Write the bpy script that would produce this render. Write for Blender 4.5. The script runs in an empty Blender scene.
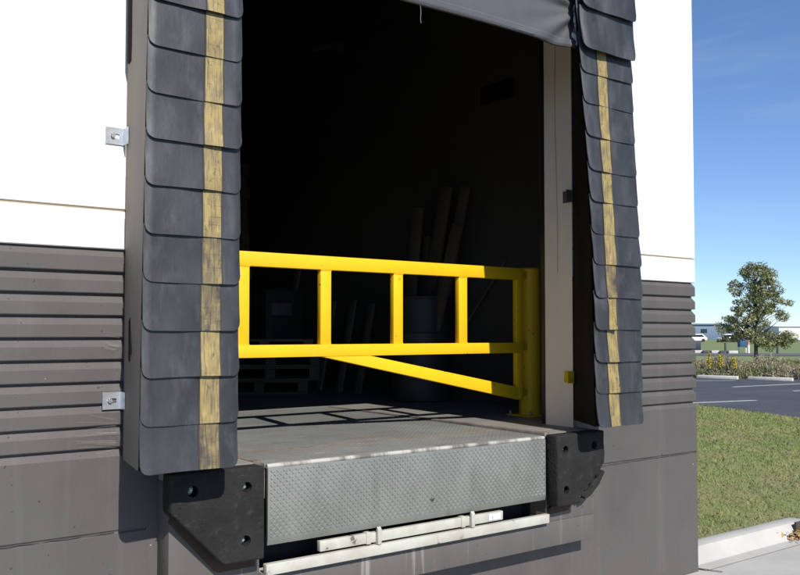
import bpy, bmesh, math, random
import numpy as np
from mathutils import Vector, Matrix
random.seed(7); rng = np.random.default_rng(7)
S = bpy.context.scene; COL = S.collection
PI = math.pi

# ------------------------------------------------------------------ materials
def mat(name, base, rough=.7, alt=None, amt=.5, scale=4., stretch=(1,1,1), bump=0., bscale=60., metal=0., spec=.5,
        layers=(), contrast=(.35,.65)):
    """procedural material: base colour mixed with alt by noise, further stain layers (colour, scale, stretch, lo, hi, strength)"""
    m = bpy.data.materials.new(name); m.use_nodes = True
    nt = m.node_tree; N = nt.nodes; L = nt.links
    b = N['Principled BSDF']
    b.inputs['Roughness'].default_value = rough; b.inputs['Metallic'].default_value = metal
    b.inputs['Specular IOR Level'].default_value = spec
    tc = N.new('ShaderNodeTexCoord')
    def noise(sc, st, det=6.):
        mp = N.new('ShaderNodeMapping'); mp.inputs['Scale'].default_value = st
        L.new(tc.outputs['Object'], mp.inputs['Vector'])
        n = N.new('ShaderNodeTexNoise'); n.inputs['Scale'].default_value = sc; n.inputs['Detail'].default_value = det
        n.inputs['Roughness'].default_value = .6
        L.new(mp.outputs['Vector'], n.inputs['Vector']); return n
    def ramp(src, lo, hi):
        r = N.new('ShaderNodeMapRange'); r.inputs['From Min'].default_value = lo; r.inputs['From Max'].default_value = hi
        L.new(src, r.inputs['Value']); return r.outputs['Result']
    rgb = N.new('ShaderNodeRGB'); rgb.outputs[0].default_value = (*base, 1); cur = rgb.outputs[0]
    if alt is None: alt = tuple(c*.8 for c in base)
    L2 = [(alt, scale, stretch, contrast[0], contrast[1], amt)] + list(layers)
    for (c, sc, st, lo, hi, k, *dt) in L2:
        n = noise(sc, st, dt[0] if dt else 6.); f = ramp(n.outputs['Fac'], lo, hi)
        mu = N.new('ShaderNodeMath'); mu.operation = 'MULTIPLY'; mu.inputs[1].default_value = k
        L.new(f, mu.inputs[0])
        mx = N.new('ShaderNodeMix'); mx.data_type = 'RGBA'
        L.new(mu.outputs[0], mx.inputs['Factor']); L.new(cur, mx.inputs[6]); mx.inputs[7].default_value = (*c, 1)
        cur = mx.outputs[2]
    L.new(cur, b.inputs['Base Color'])
    rn = noise(scale*3, stretch)
    rr = N.new('ShaderNodeMapRange'); rr.inputs['To Min'].default_value = max(rough-.12, .05); rr.inputs['To Max'].default_value = min(rough+.12, 1)
    L.new(rn.outputs['Fac'], rr.inputs['Value']); L.new(rr.outputs['Result'], b.inputs['Roughness'])
    if bump > 0:
        bn = noise(bscale, stretch); bp = N.new('ShaderNodeBump'); bp.inputs['Strength'].default_value = bump
        bp.inputs['Distance'].default_value = .01
        L.new(bn.outputs['Fac'], bp.inputs['Height']); L.new(bp.outputs['Normal'], b.inputs['Normal'])
    return m
def rgb255(r, g, b):
    f = lambda c: c/12.92 if c <= .04045 else ((c+.055)/1.055)**2.4
    return (f(r/255), f(g/255), f(b/255))

M = {}
M['white_wall'] = mat('white_wall_paint', (.83,.81,.77), .75, (.74,.71,.66), .35, 1.2, (1,1,.4), .08, 90)
M['grey_wall'] = mat('grey_wall_paint', (.098,.088,.083), .62, (.080,.072,.069), .8, 1.6, (1,1,.5), .12, 70, spec=.4,
    layers=[((.15,.138,.13), 5, (1.5,1,.12), .56, .78, .4), ((.062,.054,.05), 2.3, (1,1,1), .52, .7, .35), ((.03,.026,.025), 38, (1,1,1), .74, .76, .8, 1.), ((.45,.42,.37), 33, (1,1,1.3), .765, .785, .85, 1.5), ((.12,.05,.035), 23, (1,1,.6), .77, .79, .7, 1.)])
M['ledge'] = mat('grey_ledge_paint', (.105,.095,.088), .65, (.082,.074,.07), .7, 3, (1,1,.4), .15, 70,
    layers=[((.45,.43,.4), 7, (2.6,1,.10), .60, .70, .38), ((.5,.48,.44), 34, (1,1,1), .755, .775, .85, 1.5), ((.28,.17,.09), 6, (1,1,.2), .62, .75, .4), ((.04,.035,.03), 34, (1,1,1), .735, .755, .85, 1.)])
M['jamb'] = mat('beige_jamb_paint', (.80,.72,.58), .6, (.70,.62,.50), .6, 2, (1,1,.3), .08, 60, layers=[((.2,.15,.1), 12, (1,1,.3), .7, .8, .5)])
M['jamb_cord'] = mat('pale_cord', (.45,.40,.33), .7)
M['caulk'] = mat('dark_caulk', (.05,.045,.042), .8, (.45,.42,.37), .8, 5, (1,1,1), contrast=(.6,.68))
M['joint'] = mat('tan_joint', (.33,.27,.18), .9)
M['shaded_int'] = mat('shaded_interior_paint', (.085,.074,.060), .8, (.065,.057,.047), .7, .8)  # pale walls; the gloom of the unlit room is put into this colour
M['int_floor'] = mat('interior_concrete', (.24,.232,.215), .6, (.16,.15,.135), .7, 2.5, (1,1,1), .1, 40)
M['roof'] = mat('roof_membrane', (.35,.35,.34), .9)
M['track'] = mat('black_track_steel', (.012,.012,.014), .5)
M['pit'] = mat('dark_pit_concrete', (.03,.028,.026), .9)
M['side_vinyl'] = mat('taupe_frame_vinyl', (.215,.188,.155), .75, (.16,.14,.115), .6, 3, (1,1,.3))
M['body_vinyl'] = mat('black_foam_cover', (.010,.0088,.008), .8, (.014,.0125,.011), .7, 3, (1,1,.2), spec=.12)
M['flap'] = mat('slate_flap_vinyl', (.037,.0382,.042), .5, (.022,.0228,.025), .95, 2.6, (2.2,1,.8), .10, 25, spec=.5, contrast=(.4,.62),
    layers=[((.095,.097,.104), 5, (1.8,1,.8), .5, .72, .55), ((.105,.105,.115), 12, (4,1,.25), .6, .78, .5), ((.14,.135,.13), 45, (1,1,1), .73, .8, .4), ((.024,.024,.028), 14, (6,1,.3), .6, .75, .6)])
M['stripe'] = mat('worn_yellow_stripe', (.335,.25,.088), .6, (.205,.155,.07), .8, 14, (1.5,1,.8), .25, 220, contrast=(.42,.6),
    layers=[((.10,.08,.05), 60, (2.6,1,.16), .52, .66, .75, 2.), ((.055,.047,.038), 20, (1.6,1,1), .60, .70, .8), ((.5,.40,.19), 30, (1,1,.35), .60, .72, .5), ((.08,.065,.045), 70, (.12,1,2.2), .64, .70, .6, 2.)])
M['stripe_dirty'] = mat('dirty_yellow_stripe', (.26,.195,.075), .6, (.13,.10,.055), .9, 12, (1.5,1,.8), .25, 220, contrast=(.4,.58),
    layers=[((.06,.05,.036), 60, (2.6,1,.16), .5, .64, .85, 2.), ((.035,.032,.03), 13, (1.3,1,1), .53, .66, .85), ((.07,.055,.04), 70, (.12,1,2.2), .62, .69, .6, 2.)])
M['stitch'] = mat('dark_seam_thread', (.045,.038,.03), .8)
M['curtain'] = mat('grey_curtain_vinyl', (.092,.091,.097), .42, (.072,.072,.078), .7, 3, (1,1,1), .06, 120)
M['thread'] = mat('pale_thread', (.33,.30,.26), .8)
M['hem_thread'] = mat('grey_hem_thread', (.32,.31,.31), .8)
M['strap'] = mat('worn_pale_strap', (.42,.41,.39), .7, (.045,.045,.048), .95, 14, contrast=(.5,.56))
M['bumper'] = mat('black_bumper_rubber', (.015,.0145,.014), .85, (.026,.0245,.023), .9, 6, (1,1,1), .6, 55, spec=.22,
    layers=[((.05,.046,.043), 25, (1,1,1), .58, .75, .6), ((.075,.07,.066), 40, (.5,1,2), .67, .74, .7, 3.), ((.006,.006,.006), 30, (1,1,1), .64, .72, .8, 2.)])
M['bumper_side'] = mat('rusted_angle_steel', (.035,.024,.018), .8, (.08,.038,.02), .6, 9)
M['zinc'] = mat('zinc_plated_steel', (.62,.65,.68), .38, (.45,.48,.5), .6, 30, metal=.75)
M['bolt'] = mat('bolt_head_steel', (.55,.62,.6), .35, (.3,.32,.3), .6, 60, metal=.7)
M['yellow'] = mat('safety_yellow_paint', (.80,.485,.011), .5, (.74,.43,.010), .7, 3, (1,1,1), .02, 100, spec=.3, layers=[((.45,.27,.02), 5, (1,1,1), .6, .75, .35), ((.10,.07,.02), 34, (1,1,1), .725, .74, .8, 1.5)])
M['yellow_paint'] = mat('yellow_bracket_paint', (.75,.5,.02), .45, (.3,.2,.03), .6, 25)
M['lip'] = mat('grey_tread_plate', (.235,.24,.215), .36, (.165,.17,.15), .8, 4, (1,1,.6), .05, 90, metal=.25, spec=.5,
    layers=[((.13,.105,.08), 7, (1.2,1,.22), .6, .75, .5), ((.12,.06,.035), 24, (1,1,1), .68, .76, .6)])
M['tread'] = mat('polished_glint_lugs', (.46,.465,.44), .3, (.26,.26,.24), .8, 5, (1,1,.6), metal=.55)  # worn polish on the lugs, with sun sparkle brightened into the colour
M['lip_edge'] = mat('dirty_lip_edge', (.2,.18,.155), .6, (.11,.085,.065), .8, 9, (1,1,1))
M['deck'] = mat('worn_deck_plate', (.190,.193,.183), .62, (.138,.14,.132), .8, 2.2, (1,1,1), .08, 90, metal=.05,
    layers=[((.12,.075,.045), 2.6, (.45,2.2,1), .56, .74, .45), ((.075,.065,.055), 16, (1,1,1), .6, .74, .5), ((.45,.45,.43), 7, (.35,2.5,1), .64, .72, .7), ((.1,.085,.07), 7, (1,1,1), .66, .75, .5)])
M['hinge'] = mat('chipped_hinge', (.42,.40,.36), .7, (.10,.085,.07), .9, 7, (1,.2,.2), contrast=(.44,.58),
    layers=[((.2,.085,.045), 7, (1,.3,.3), .62, .68, .9)])
M['edge'] = mat('worn_edge_steel', (.17,.155,.14), .6, (.10,.07,.05), .8, 6, (1,1,1), contrast=(.45,.6))
M['rust'] = mat('rusty_steel', (.14,.065,.035), .85, (.25,.2,.15), .6, 8)
M['white_steel'] = mat('chipped_white_steel', (.50,.485,.42), .55, (.36,.34,.285), .8, 6, (1,1,1), .05, 50,
    layers=[((.3,.17,.07), 9, (.6,1,1), .67, .74, .7), ((.06,.05,.045), 12, (1,1,1), .66, .70, .85), ((.35,.24,.13), 13, (1,1,.3), .64, .74, .5)])
M['sticker'] = mat('pale_sticker', (.62,.62,.66), .4, (.3,.33,.5), .6, 30, contrast=(.55,.6))
M['concrete'] = mat('pale_concrete', (.44,.425,.39), .85, (.36,.345,.315), .7, 3, (1,1,1), .15, 60, layers=[((.25,.235,.21), 30, (1,1,1), .68, .78, .5)])
M['concrete_joint'] = mat('dark_concrete_joint', (.06,.05,.04), .9)
M['asphalt'] = mat('asphalt', (.058,.062,.071), .85, (.046,.049,.055), .8, .5, (1,1,1), .3, 30, layers=[((.085,.088,.095), .35, (1,2,1), .52, .6, .5), ((.03,.03,.032), 1.1, (1,1,1), .66, .72, .5), ((.025,.026,.028), .9, (.15,3,1), .67, .69, .7)])
M['far_asphalt'] = mat('far_asphalt', (.085,.09,.1), .85, (.12,.12,.125), .6, .4)
M['line'] = mat('white_road_paint', (.72,.72,.7), .7, (.4,.4,.4), .6, 6)
M['stop'] = mat('wheel_stop_concrete', (.55,.53,.48), .85, (.42,.4,.36), .6, 5)
M['lawn'] = mat('lawn_soil_turf', (.165,.19,.06), .95, (.24,.21,.10), .9, 1.1, (1,1,1), .6, 30, contrast=(.42,.62), layers=[((.075,.115,.035), 3.5, (1,1,1), .55, .7, .7)])
M['field'] = mat('mown_field', (.145,.195,.06), .95, (.185,.21,.085), .8, .08, (1,1,1))
M['blade_green'] = mat('grass_blades', (.20,.235,.07), .8, (.30,.26,.12), .85, .8, (1,1,1), contrast=(.48,.66), layers=[((.12,.185,.05), 1.2, (1,1,1), .5, .68, .8), ((.13,.15,.045), 6, (1,1,1), .5, .65, .5)])
M['weed'] = mat('dry_weeds', (.23,.23,.11), .8, (.34,.29,.2), .9, .8, (1,1,1), contrast=(.42,.58), layers=[((.075,.105,.03), 1.3, (1,1,1), .52, .62, .8)])
M['goldenrod'] = mat('goldenrod_flowers', (.6,.45,.03), .7)
M['stem'] = mat('green_stem', (.09,.12,.03), .8)
M['leafA'] = mat('tree_leaves', (.17,.19,.075), .5, (.28,.26,.12), .9, 1.3, (1,1,1), contrast=(.48,.6), layers=[((.08,.10,.045), .9, (1,1,1), .5, .62, .8)])
M['bark'] = mat('grey_bark', (.06,.05,.042), .9, (.1,.09,.08), .6, 9, (1,1,.3))
M['bush'] = mat('far_foliage', (.05,.065,.025), .85, (.1,.075,.035), .8, .5)
M['bollard'] = mat('dark_bollard', (.06,.06,.065), .7)
M['blue_sign'] = mat('blue_sign_board', (.03,.075,.17), .5, (.05,.13,.2), .6, 1.2)
M['sign_post'] = mat('pale_post', (.6,.58,.55), .6)
M['red_white'] = mat('red_white_pole', (.7,.62,.58), .5, (.45,.1,.06), .8, .8, (1,1,1), contrast=(.5,.55))
M['navy'] = mat('navy_cabinet', (.02,.03,.055), .5)
M['bldg_white'] = mat('white_metal_cladding', (.8,.8,.79), .6, (.7,.7,.7), .5, .1)
M['bldg_blue'] = mat('blue_grey_cladding', (.14,.2,.28), .6, (.1,.15,.22), .5, .1)
M['dark_glass'] = mat('dark_glass', (.02,.025,.03), .15)
M['car_white'] = mat('white_car_paint', (.78,.78,.78), .3)
M['tyre'] = mat('tyre_rubber', (.02,.02,.02), .8)
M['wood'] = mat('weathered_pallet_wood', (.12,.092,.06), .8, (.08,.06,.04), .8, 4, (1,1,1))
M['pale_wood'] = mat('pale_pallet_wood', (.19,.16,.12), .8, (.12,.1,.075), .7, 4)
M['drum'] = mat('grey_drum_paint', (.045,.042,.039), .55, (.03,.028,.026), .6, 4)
M['blacksign'] = mat('black_sheet', (.012,.012,.012), .5)
M['cabinet'] = mat('dark_cabinet_steel', (.05,.05,.055), .5)
M['pale_panel'] = mat('pale_blue_panel', (.16,.175,.19), .6)
M['broom'] = mat('wooden_handle', (.16,.12,.08), .7)
M['leaf_litter'] = mat('dry_leaves', (.30,.16,.06), .8, (.45,.33,.14), .9, 25, (1,1,1), contrast=(.45,.55), layers=[((.12,.05,.025), 17, (1,1,1), .55, .6, .8)])
M['web'] = mat('cobweb_silk', (.45,.44,.43), .9)
M['dark_clip'] = mat('grey_bracket_steel', (.07,.065,.055), .5, (.15,.13,.1), .6, 30)

# ------------------------------------------------------------------ mesh collector
class MB:
    def __init__(s): s.v = []; s.f = []; s.sm = []
    def add(s, vs, fs, smooth=False, T=None):
        o = len(s.v)
        s.v += [tuple(T @ Vector(p)) if T is not None else tuple(p) for p in vs]
        s.f += [tuple(i+o for i in f) for f in fs]; s.sm += [smooth]*len(fs); return s
    def bm(s, bm, smooth=False, T=None):
        bm.verts.index_update()
        s.add([v.co.copy() for v in bm.verts], [[v.index for v in f.verts] for f in bm.faces], smooth, T); bm.free(); return s
    def box(s, x0, x1, y0, y1, z0, z1, bev=0., T=None, seg=2):
        bm = bmesh.new(); bmesh.ops.create_cube(bm, size=1)
        for v in bm.verts: v.co = Vector(((x0+x1)/2+v.co.x*(x1-x0), (y0+y1)/2+v.co.y*(y1-y0), (z0+z1)/2+v.co.z*(z1-z0)))
        if bev: bmesh.ops.bevel(bm, geom=bm.edges[:], offset=bev, segments=seg, affect='EDGES', profile=.5)
        return s.bm(bm, bool(bev), T)
    def prism(s, poly, a, b, axis='y', bev=0., T=None, seg=2):
        """polygon of 2D points extruded along an axis from a to b"""
        def p3(p, t): return {'y': (p[0], t, p[1]), 'x': (t, p[0], p[1]), 'z': (p[0], p[1], t)}[axis]
        bm = bmesh.new(); A = [bm.verts.new(p3(p, a)) for p in poly]; B = [bm.verts.new(p3(p, b)) for p in poly]; n = len(poly)
        bm.faces.new(A); bm.faces.new(B[::-1])
        for i in range(n): bm.faces.new((A[i], B[i], B[(i+1) % n], A[(i+1) % n]))
        bmesh.ops.recalc_face_normals(bm, faces=bm.faces)
        if bev: bmesh.ops.bevel(bm, geom=bm.edges[:], offset=bev, segments=seg, affect='EDGES', profile=.5)
        return s.bm(bm, bool(bev), T)
    def tube(s, p0, p1, r0, r1=None, n=12, caps=True):
        r1 = r0 if r1 is None else r1; p0 = Vector(p0); p1 = Vector(p1); d = (p1-p0).normalized()
        a = d.orthogonal().normalized(); b = d.cross(a); vs = []
        for p, r in ((p0, r0), (p1, r1)):
            for i in range(n): t = 2*PI*i/n; vs.append(p+(a*math.cos(t)+b*math.sin(t))*r)
        fs = [(i, (i+1) % n, n+(i+1) % n, n+i) for i in range(n)]
        s.add(vs, fs, True)
        if caps: s.add(vs[:n], [tuple(range(n-1, -1, -1))]); s.add(vs[n:], [tuple(range(n))])
        return s
    def lathe(s, prof, c=(0,0,0), n=32):
        vs = []; fs = []; k = len(prof)
        for i in range(n):
            t = 2*PI*i/n
            for r, z in prof: vs.append((c[0]+r*math.cos(t), c[1]+r*math.sin(t), c[2]+z))
        for i in range(n):
            for j in range(k-1):
                fs.append((i*k+j, ((i+1) % n)*k+j, ((i+1) % n)*k+j+1, i*k+j+1))
        return s.add(vs, fs, True)
    def grid(s, pts, smooth=True):
        """pts: rows of points -> quads"""
        r = len(pts); c = len(pts[0]); vs = [p for row in pts for p in row]
        return s.add(vs, [(i*c+j, i*c+j+1, (i+1)*c+j+1, (i+1)*c+j) for i in range(r-1) for j in range(c-1)], smooth)
    def build(s, name, m, parent=None, label=None, angle=27):
        off = Vector((0,0,0)); q = parent
        while q is not None: off += q.location; q = q.parent
        me = bpy.data.meshes.new(name)
        me.from_pydata([tuple(Vector(p)-off) for p in s.v], [], s.f); me.update()
        me.polygons.foreach_set('use_smooth', s.sm)
        if any(s.sm): me.set_sharp_from_angle(angle=math.radians(angle))
        me.materials.append(m)
        o = bpy.data.objects.new(name, me); COL.objects.link(o)
        if parent is not None: o.parent = parent
        if label: o['label'] = label
        return o
def tag(o, label, cat=None, group=None, kind=None):
    o['label'] = label
    if cat: o['category'] = cat
    if group: o['group'] = group
    if kind: o['kind'] = kind
    return o
def thing(name, loc, label, cat, group=None, kind=None):
    o = bpy.data.objects.new(name, None); o.empty_display_size = .1; COL.objects.link(o); o.location = loc
    return tag(o, label, cat, group, kind)
def copy_tree(o, parent=None):
    c = o.copy(); COL.objects.link(c); c.parent = parent
    for ch in list(o.children): copy_tree(ch, c)
    return c

FL = 1.165           # dock floor level above the drive
# ------------------------------------------------------------------ the warehouse
bld = thing('warehouse', (3,0,0), 'white and grey ribbed concrete warehouse with an open loading dock doorway', 'building')
CX = 5.92            # right corner of the facade
def path_sheet(path, prof, corner_closed=True):
    """sheet along a plan path (list of (x,y,nx,ny)); prof: (z, offset) list"""
    rows = []
    for z, o in prof: rows.append([(x+nx*o, y+ny*o, z) for x, y, nx, ny in path])
    return rows
left_path = [(-9,0,0,-1),(1.6,0,0,-1)]
right_path = [(4.53,0,0,-1),(CX,0,1,-1),(CX,16,1,0)]
def flat_grid(mb, rows): mb.grid(rows, False)
# ribbed band
prof = [(2.172,-.020)]; z = 2.168
for i in range(9):
    g = 2.068-i*.0993
    prof += [(z,-.020),(z-.032,0.),(g+.004,0.),(g,-.003),(g-.001,-.020)]; z = g-.010
    prof += [(g-.009,-.020)]
prof += [(z,-.020),(z-.032,0.),(1.19,0.)]
mb = MB()
for p in (left_path, right_path): mb.grid(path_sheet(p, prof), False)
mb.build('ribbed_wall', M['grey_wall'], bld)
mb = MB()
for p in (left_path, right_path):
    mb.grid(path_sheet(p, [(1.19,0),(.900,0),(.893,-.006),(.889,-.006),(.882,0),(-.2,0)]), False)
mb.grid([[(1.6,0,.60),(4.53,0,.60)],[(1.6,0,.45),(4.53,0,.45)],[(1.6,0,-.2),(4.53,0,-.2)]], False)
for xa, xb in ((1.6,2.12),(4.13,4.53)): mb.grid([[(xa,0,1.12),(xb,0,1.12)],[(xa,0,.60),(xb,0,.60)]], False)
mb.build('base_wall', M['grey_wall'], bld)
mb = MB()
for p in (left_path, right_path):
    mb.grid(path_sheet(p, [(8.6,0),(2.360,0),(2.357,-.008)]), False)
    mb.grid(path_sheet(p, [(2.347,-.008),(2.344,0),(2.176,0),(2.172,-.004),(2.172,-.03)]), False)
mb.grid([[(1.6,0,8.6),(4.53,0,8.6)],[(1.6,0,3.9),(4.53,0,3.9)],[(1.6,.28,3.9),(4.53,.28,3.9)]], False)
mb.build('upper_wall', M['white_wall'], bld)
mb = MB()
for p in (left_path, right_path): mb.grid(path_sheet(p, [(2.357,-.008),(2.347,-.008)]), False)
mb.build('joint_strip', M['joint'], bld)
# caulked crack in the base wall
def crack(x0, x1, z0, z1, n=40, w=.004):
    mb = MB(); top = []; bot = []
    for i in range(n+1):
        t = i/n; x = x0+(x1-x0)*t; zz = z0+(z1-z0)*t+random.uniform(-.0022,.0022); ww = w*random.uniform(.2,1)
        top.append((x,-.0035,zz+ww)); bot.append((x,-.0035,zz-ww))
    mb.grid([top, bot], False); mb.build('caulk_line', M['caulk'], bld)
crack(-4,1.45,.886,.892,120); crack(4.6,CX,.884,.893,40,.005)
# doorway
mb = MB()
mb.grid([[(4.53,-.002,3.9),(4.53,.244,3.9)],[(4.53,-.002,FL-.03),(4.53,.244,FL-.03)]], False)
jamb = mb.build('door_jamb', M['jamb'], bld)
mb = MB(); mb.grid([[(1.6,.283,3.9),(1.6,-.002,3.9)],[(1.6,.283,FL-.03),(1.6,-.002,FL-.03)]], False)
mb.build('door_jamb', M['jamb'], bld)
mb = MB(); pts = [(4.524,.13+.01*math.sin(k*1.1),3.85-k*.33) for k in range(6)]
for a, b in zip(pts, pts[1:]): mb.tube(a, b, .0018, n=6)
mb.build('cord', M['jamb_cord'], jamb)
for xa, xb in ((4.531,4.57),(1.60,1.66)):
    mb = MB().box(xa,xb,.247,.283,FL,5.2,.003); tr = mb.build('door_track', M['track'], bld)
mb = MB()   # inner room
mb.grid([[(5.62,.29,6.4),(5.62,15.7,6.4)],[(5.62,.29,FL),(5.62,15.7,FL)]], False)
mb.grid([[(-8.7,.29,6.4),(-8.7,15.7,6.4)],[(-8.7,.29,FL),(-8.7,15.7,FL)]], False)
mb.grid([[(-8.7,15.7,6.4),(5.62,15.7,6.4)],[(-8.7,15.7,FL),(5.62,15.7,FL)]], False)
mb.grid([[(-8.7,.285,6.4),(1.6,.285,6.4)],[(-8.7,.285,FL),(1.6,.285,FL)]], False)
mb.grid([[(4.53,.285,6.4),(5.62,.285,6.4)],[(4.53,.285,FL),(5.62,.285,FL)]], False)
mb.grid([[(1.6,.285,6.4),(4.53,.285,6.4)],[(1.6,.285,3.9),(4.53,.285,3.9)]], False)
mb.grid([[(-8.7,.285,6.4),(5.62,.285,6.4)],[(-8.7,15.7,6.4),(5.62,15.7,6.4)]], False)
mb.build('interior_wall', M['shaded_int'], bld)
mb = MB().box(-9,CX,.0,16,8.2,8.5); mb.build('roof', M['roof'], bld)
mb = MB()
mb.box(-8.7,2.125,.012,15.7,FL-.2,FL).box(4.125,5.62,.012,15.7,FL-.2,FL).box(2.125,4.125,2.36,15.7,FL-.2,FL)
mb.box(1.66,2.125,-.125,.012,FL-.06,FL-.002).box(4.125,4.575,-.125,.012,FL-.06,FL-.002)
mb.build('floor_slab', M['int_floor'], bld)
mb = MB()   # pit edge angles, rusty
for xa, xb in ((2.085,2.128),(4.122,4.165)):
    mb = MB().box(xa,xb,-.127,2.36,FL-.03,FL+.004,.003); mb.build('edge_angle', M['edge'], bld)
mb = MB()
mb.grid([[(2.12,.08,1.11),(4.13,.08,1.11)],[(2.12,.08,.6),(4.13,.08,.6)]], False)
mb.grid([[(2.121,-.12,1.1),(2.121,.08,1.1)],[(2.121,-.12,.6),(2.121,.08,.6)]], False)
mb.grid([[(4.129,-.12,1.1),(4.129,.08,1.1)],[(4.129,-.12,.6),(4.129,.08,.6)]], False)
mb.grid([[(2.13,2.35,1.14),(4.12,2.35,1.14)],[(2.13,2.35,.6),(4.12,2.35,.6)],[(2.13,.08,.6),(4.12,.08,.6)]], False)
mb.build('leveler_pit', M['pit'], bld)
mb = MB()   # projecting dock ledge
mb.box(1.655,4.58,-.13,0,.455,.612,.006).box(1.655,2.12,-.13,0,.612,1.105,.004).box(4.13,4.58,-.13,0,.612,1.105,.004)
mb.build('dock_ledge', M['ledge'], bld)

# ------------------------------------------------------------------ dock seal pads with overlapping flaps
def interp(tab, z):
    if z <= tab[0][0]: return tab[0][1]
    for (a, b), (c, d) in zip(tab, tab[1:]):
        if z <= c: return b+(d-b)*(z-a)/(c-a)
    return tab[-1][1]
def flap_surface(xo, xi, z_top, z_bot, yf, seed, r=.038, tilt=.0125, curl=.035, crease=None, nu=26, nv=10):
    """front surface function of one flap; xo/xi: functions of z giving its two side edges"""
    ph = [random.Random(seed).uniform(0,6.28) for _ in range(6)]; rr = random.Random(seed+99)
    sag = rr.uniform(-.004,.004); lift = rr.uniform(.6,1.35)
    def P(u, v):
        W = abs(xi(z_bot)-xo(z_bot)); d = min(u, 1-u)*W
        up = r-math.sqrt(max(r*r-(r-d)**2, 0)) if d < r else 0.
        zb = z_bot+up+sag*math.sin(u*PI)
        z = z_top+(zb-z_top)*v
        x = xo(z)+(xi(z)-xo(z))*u
        y = yf-tilt*lift*v**1.5-.0022*math.sin(u*7+ph[0])*v-.0016*math.sin(u*13+ph[1]+v*3)*v-.0014*math.sin(v*5+ph[2])
        y += .003*math.sin(u*3.1+ph[3])*v*v
        if d < curl: y += (curl-d)**2/curl*.28
        if crease: y += crease(u, v)
        return (x, y, z)
    us = sorted(set([i/nu for i in range(nu+1)]+[.01,.02,.035,.055,.08,.92,.945,.965,.98,.99]))
    return P, us, [j/nv for j in range(nv+1)]
def sheet(mb, P, us, vs, th):
    F = [[P(u, v) for u in us] for v in vs]
    B = [[(x, y+th, z) for x, y, z in row] for row in F]
    mb.grid(F); mb.grid([r[::-1] for r in B])
    mb.grid([F[-1], B[-1]], False); mb.grid([[r[0] for r in F], [r[0] for r in B]], False); mb.grid([[r[-1] for r in B], [r[-1] for r in F]], False)
def seal_pad(label, outer, inner, wall_o, wall_i, bottoms, s0, s1, top, seed, damaged=None, dirty=(), ztop_body=3.9, yf=-.42):
    root = thing('dock_seal_pad', ((wall_o+wall_i)/2,0,1.2), label, 'dock seal', 'dock seal pads beside the doorway')
    zs = [1.215+i*(ztop_body-1.215)/10 for i in range(11)]
    sgn = 1 if wall_i > wall_o else -1
    o_side = lambda z: outer(z)+sgn*.006; i_side = lambda z: inner(z)-sgn*.012
    m = MB()
    # front backing, inner slanted face, end caps
    m.grid([[(o_side(z), yf+.035, z), (i_side(z), yf+.035, z)] for z in zs], False)
    m.grid([[(i_side(z), yf+.035, z), (wall_i, -.004, z)] for z in zs], False)
    for z in (zs[0], zs[-1]): m.add([(o_side(z),yf+.035,z),(i_side(z),yf+.035,z),(wall_i,-.004,z),(wall_o,-.004,z)], [(0,1,2,3)])
    m.build('foam_body', M['body_vinyl'], root)
    m = MB(); m.grid([[(o_side(z), yf+.035, z), (o_side(z)+(wall_o-o_side(z))*.93, -.03, z), (wall_o, -.004, z)] for z in zs], False)
    if sgn > 0:  # a torn slit with a loose tongue on the outer side
        pass
    sc = m.build('side_cover', M['side_vinyl'], root)
    if sgn > 0:
        m = MB(); sx = lambda y: o_side(1.75)+(wall_o-o_side(1.75))*.93*(y-(yf+.035))/(-.03-(yf+.035))-.002
        m.add([(sx(-.16),-.16,1.66),(sx(-.12),-.12,1.67),(sx(-.115),-.115,1.84),(sx(-.15),-.15,1.86)], [(0,1,2,3)])
        m.build('torn_slit', M['body_vinyl'], sc)
        m = MB(); m.add([(sx(-.165)-.010,-.165,1.70),(sx(-.20)-.004,-.20,1.69),(sx(-.165)-.002,-.165,1.82)], [(0,1,2)])
        m.build('loose_tongue', M['body_vinyl'], sc)
    prev = None
    for k, zb in enumerate(bottoms):
        zt = zb+.245 if k else zb+.25
        crease = None
        if damaged == k:
            def crease(u, v):
                q = u-(.80-.17*v); k_ = min(1, v*2.2)
                return -.034*k_*(math.exp(-q/.13) if q > 0 else math.exp(q/.012))
        P, us, vs = flap_surface(outer, inner, zt, zb, yf+.004, seed+k*7, crease=crease, nu=90 if crease else 26)
        m = MB(); sheet(m, P, us, vs, .005)
        fl = m.build('flap', M['flap'], root, 'creased flap folded along its yellow stripe' if damaged == k else None, 50)
        # stripe: a strip on the flap following its surface
        def su(z, s): return (s(z)-outer(z))/(inner(z)-outer(z))
        m = MB(); rows = []; e1 = []; e2 = []
        jit = random.Random(seed+k).uniform(-.004,.004)
        for j in range(11):
            v = .0+j/10*.995; zz = zt+(zb-zt)*v
            a, b = su(zz, s0)+jit, su(zz, s1)+jit
            def up(u, d): x, y, z = P(u, v); return (x, y-d, z)
            rows.append([up(a+(b-a)*t, .0018) for t in [q/24 for q in range(25)]])
            e1.append([up(a-.004,.0028), up(a+.010,.0028)]); e2.append([up(b-.010,.0028), up(b+.004,.0028)])
        m.grid(rows); st = m.build('yellow_stripe', M['stripe_dirty' if k in dirty else 'stripe'], fl)
        m = MB(); m.grid(e1); m.grid(e2); m.build('stripe_seam', M['stitch'], fl)
    return root
padL = seal_pad('wider looking left dock seal pad of slate flaps with a worn yellow stripe',
    lambda z: interp([(1.2,1.404),(2.3,1.414),(3.2,1.424),(4,1.43)], z), lambda z: interp([(1.2,1.852),(3.3,1.862)], z),
    1.486, 1.64, [1.20,1.40,1.60,1.80,2.005,2.205,2.41,2.61,2.805,3.005,3.205,3.405,3.605],
    lambda z: interp([(1.2,1.661),(3.2,1.677)], z), lambda z: interp([(1.2,1.759),(3.2,1.768)], z), 3.9, 11, dirty=(0,3,4))
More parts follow.
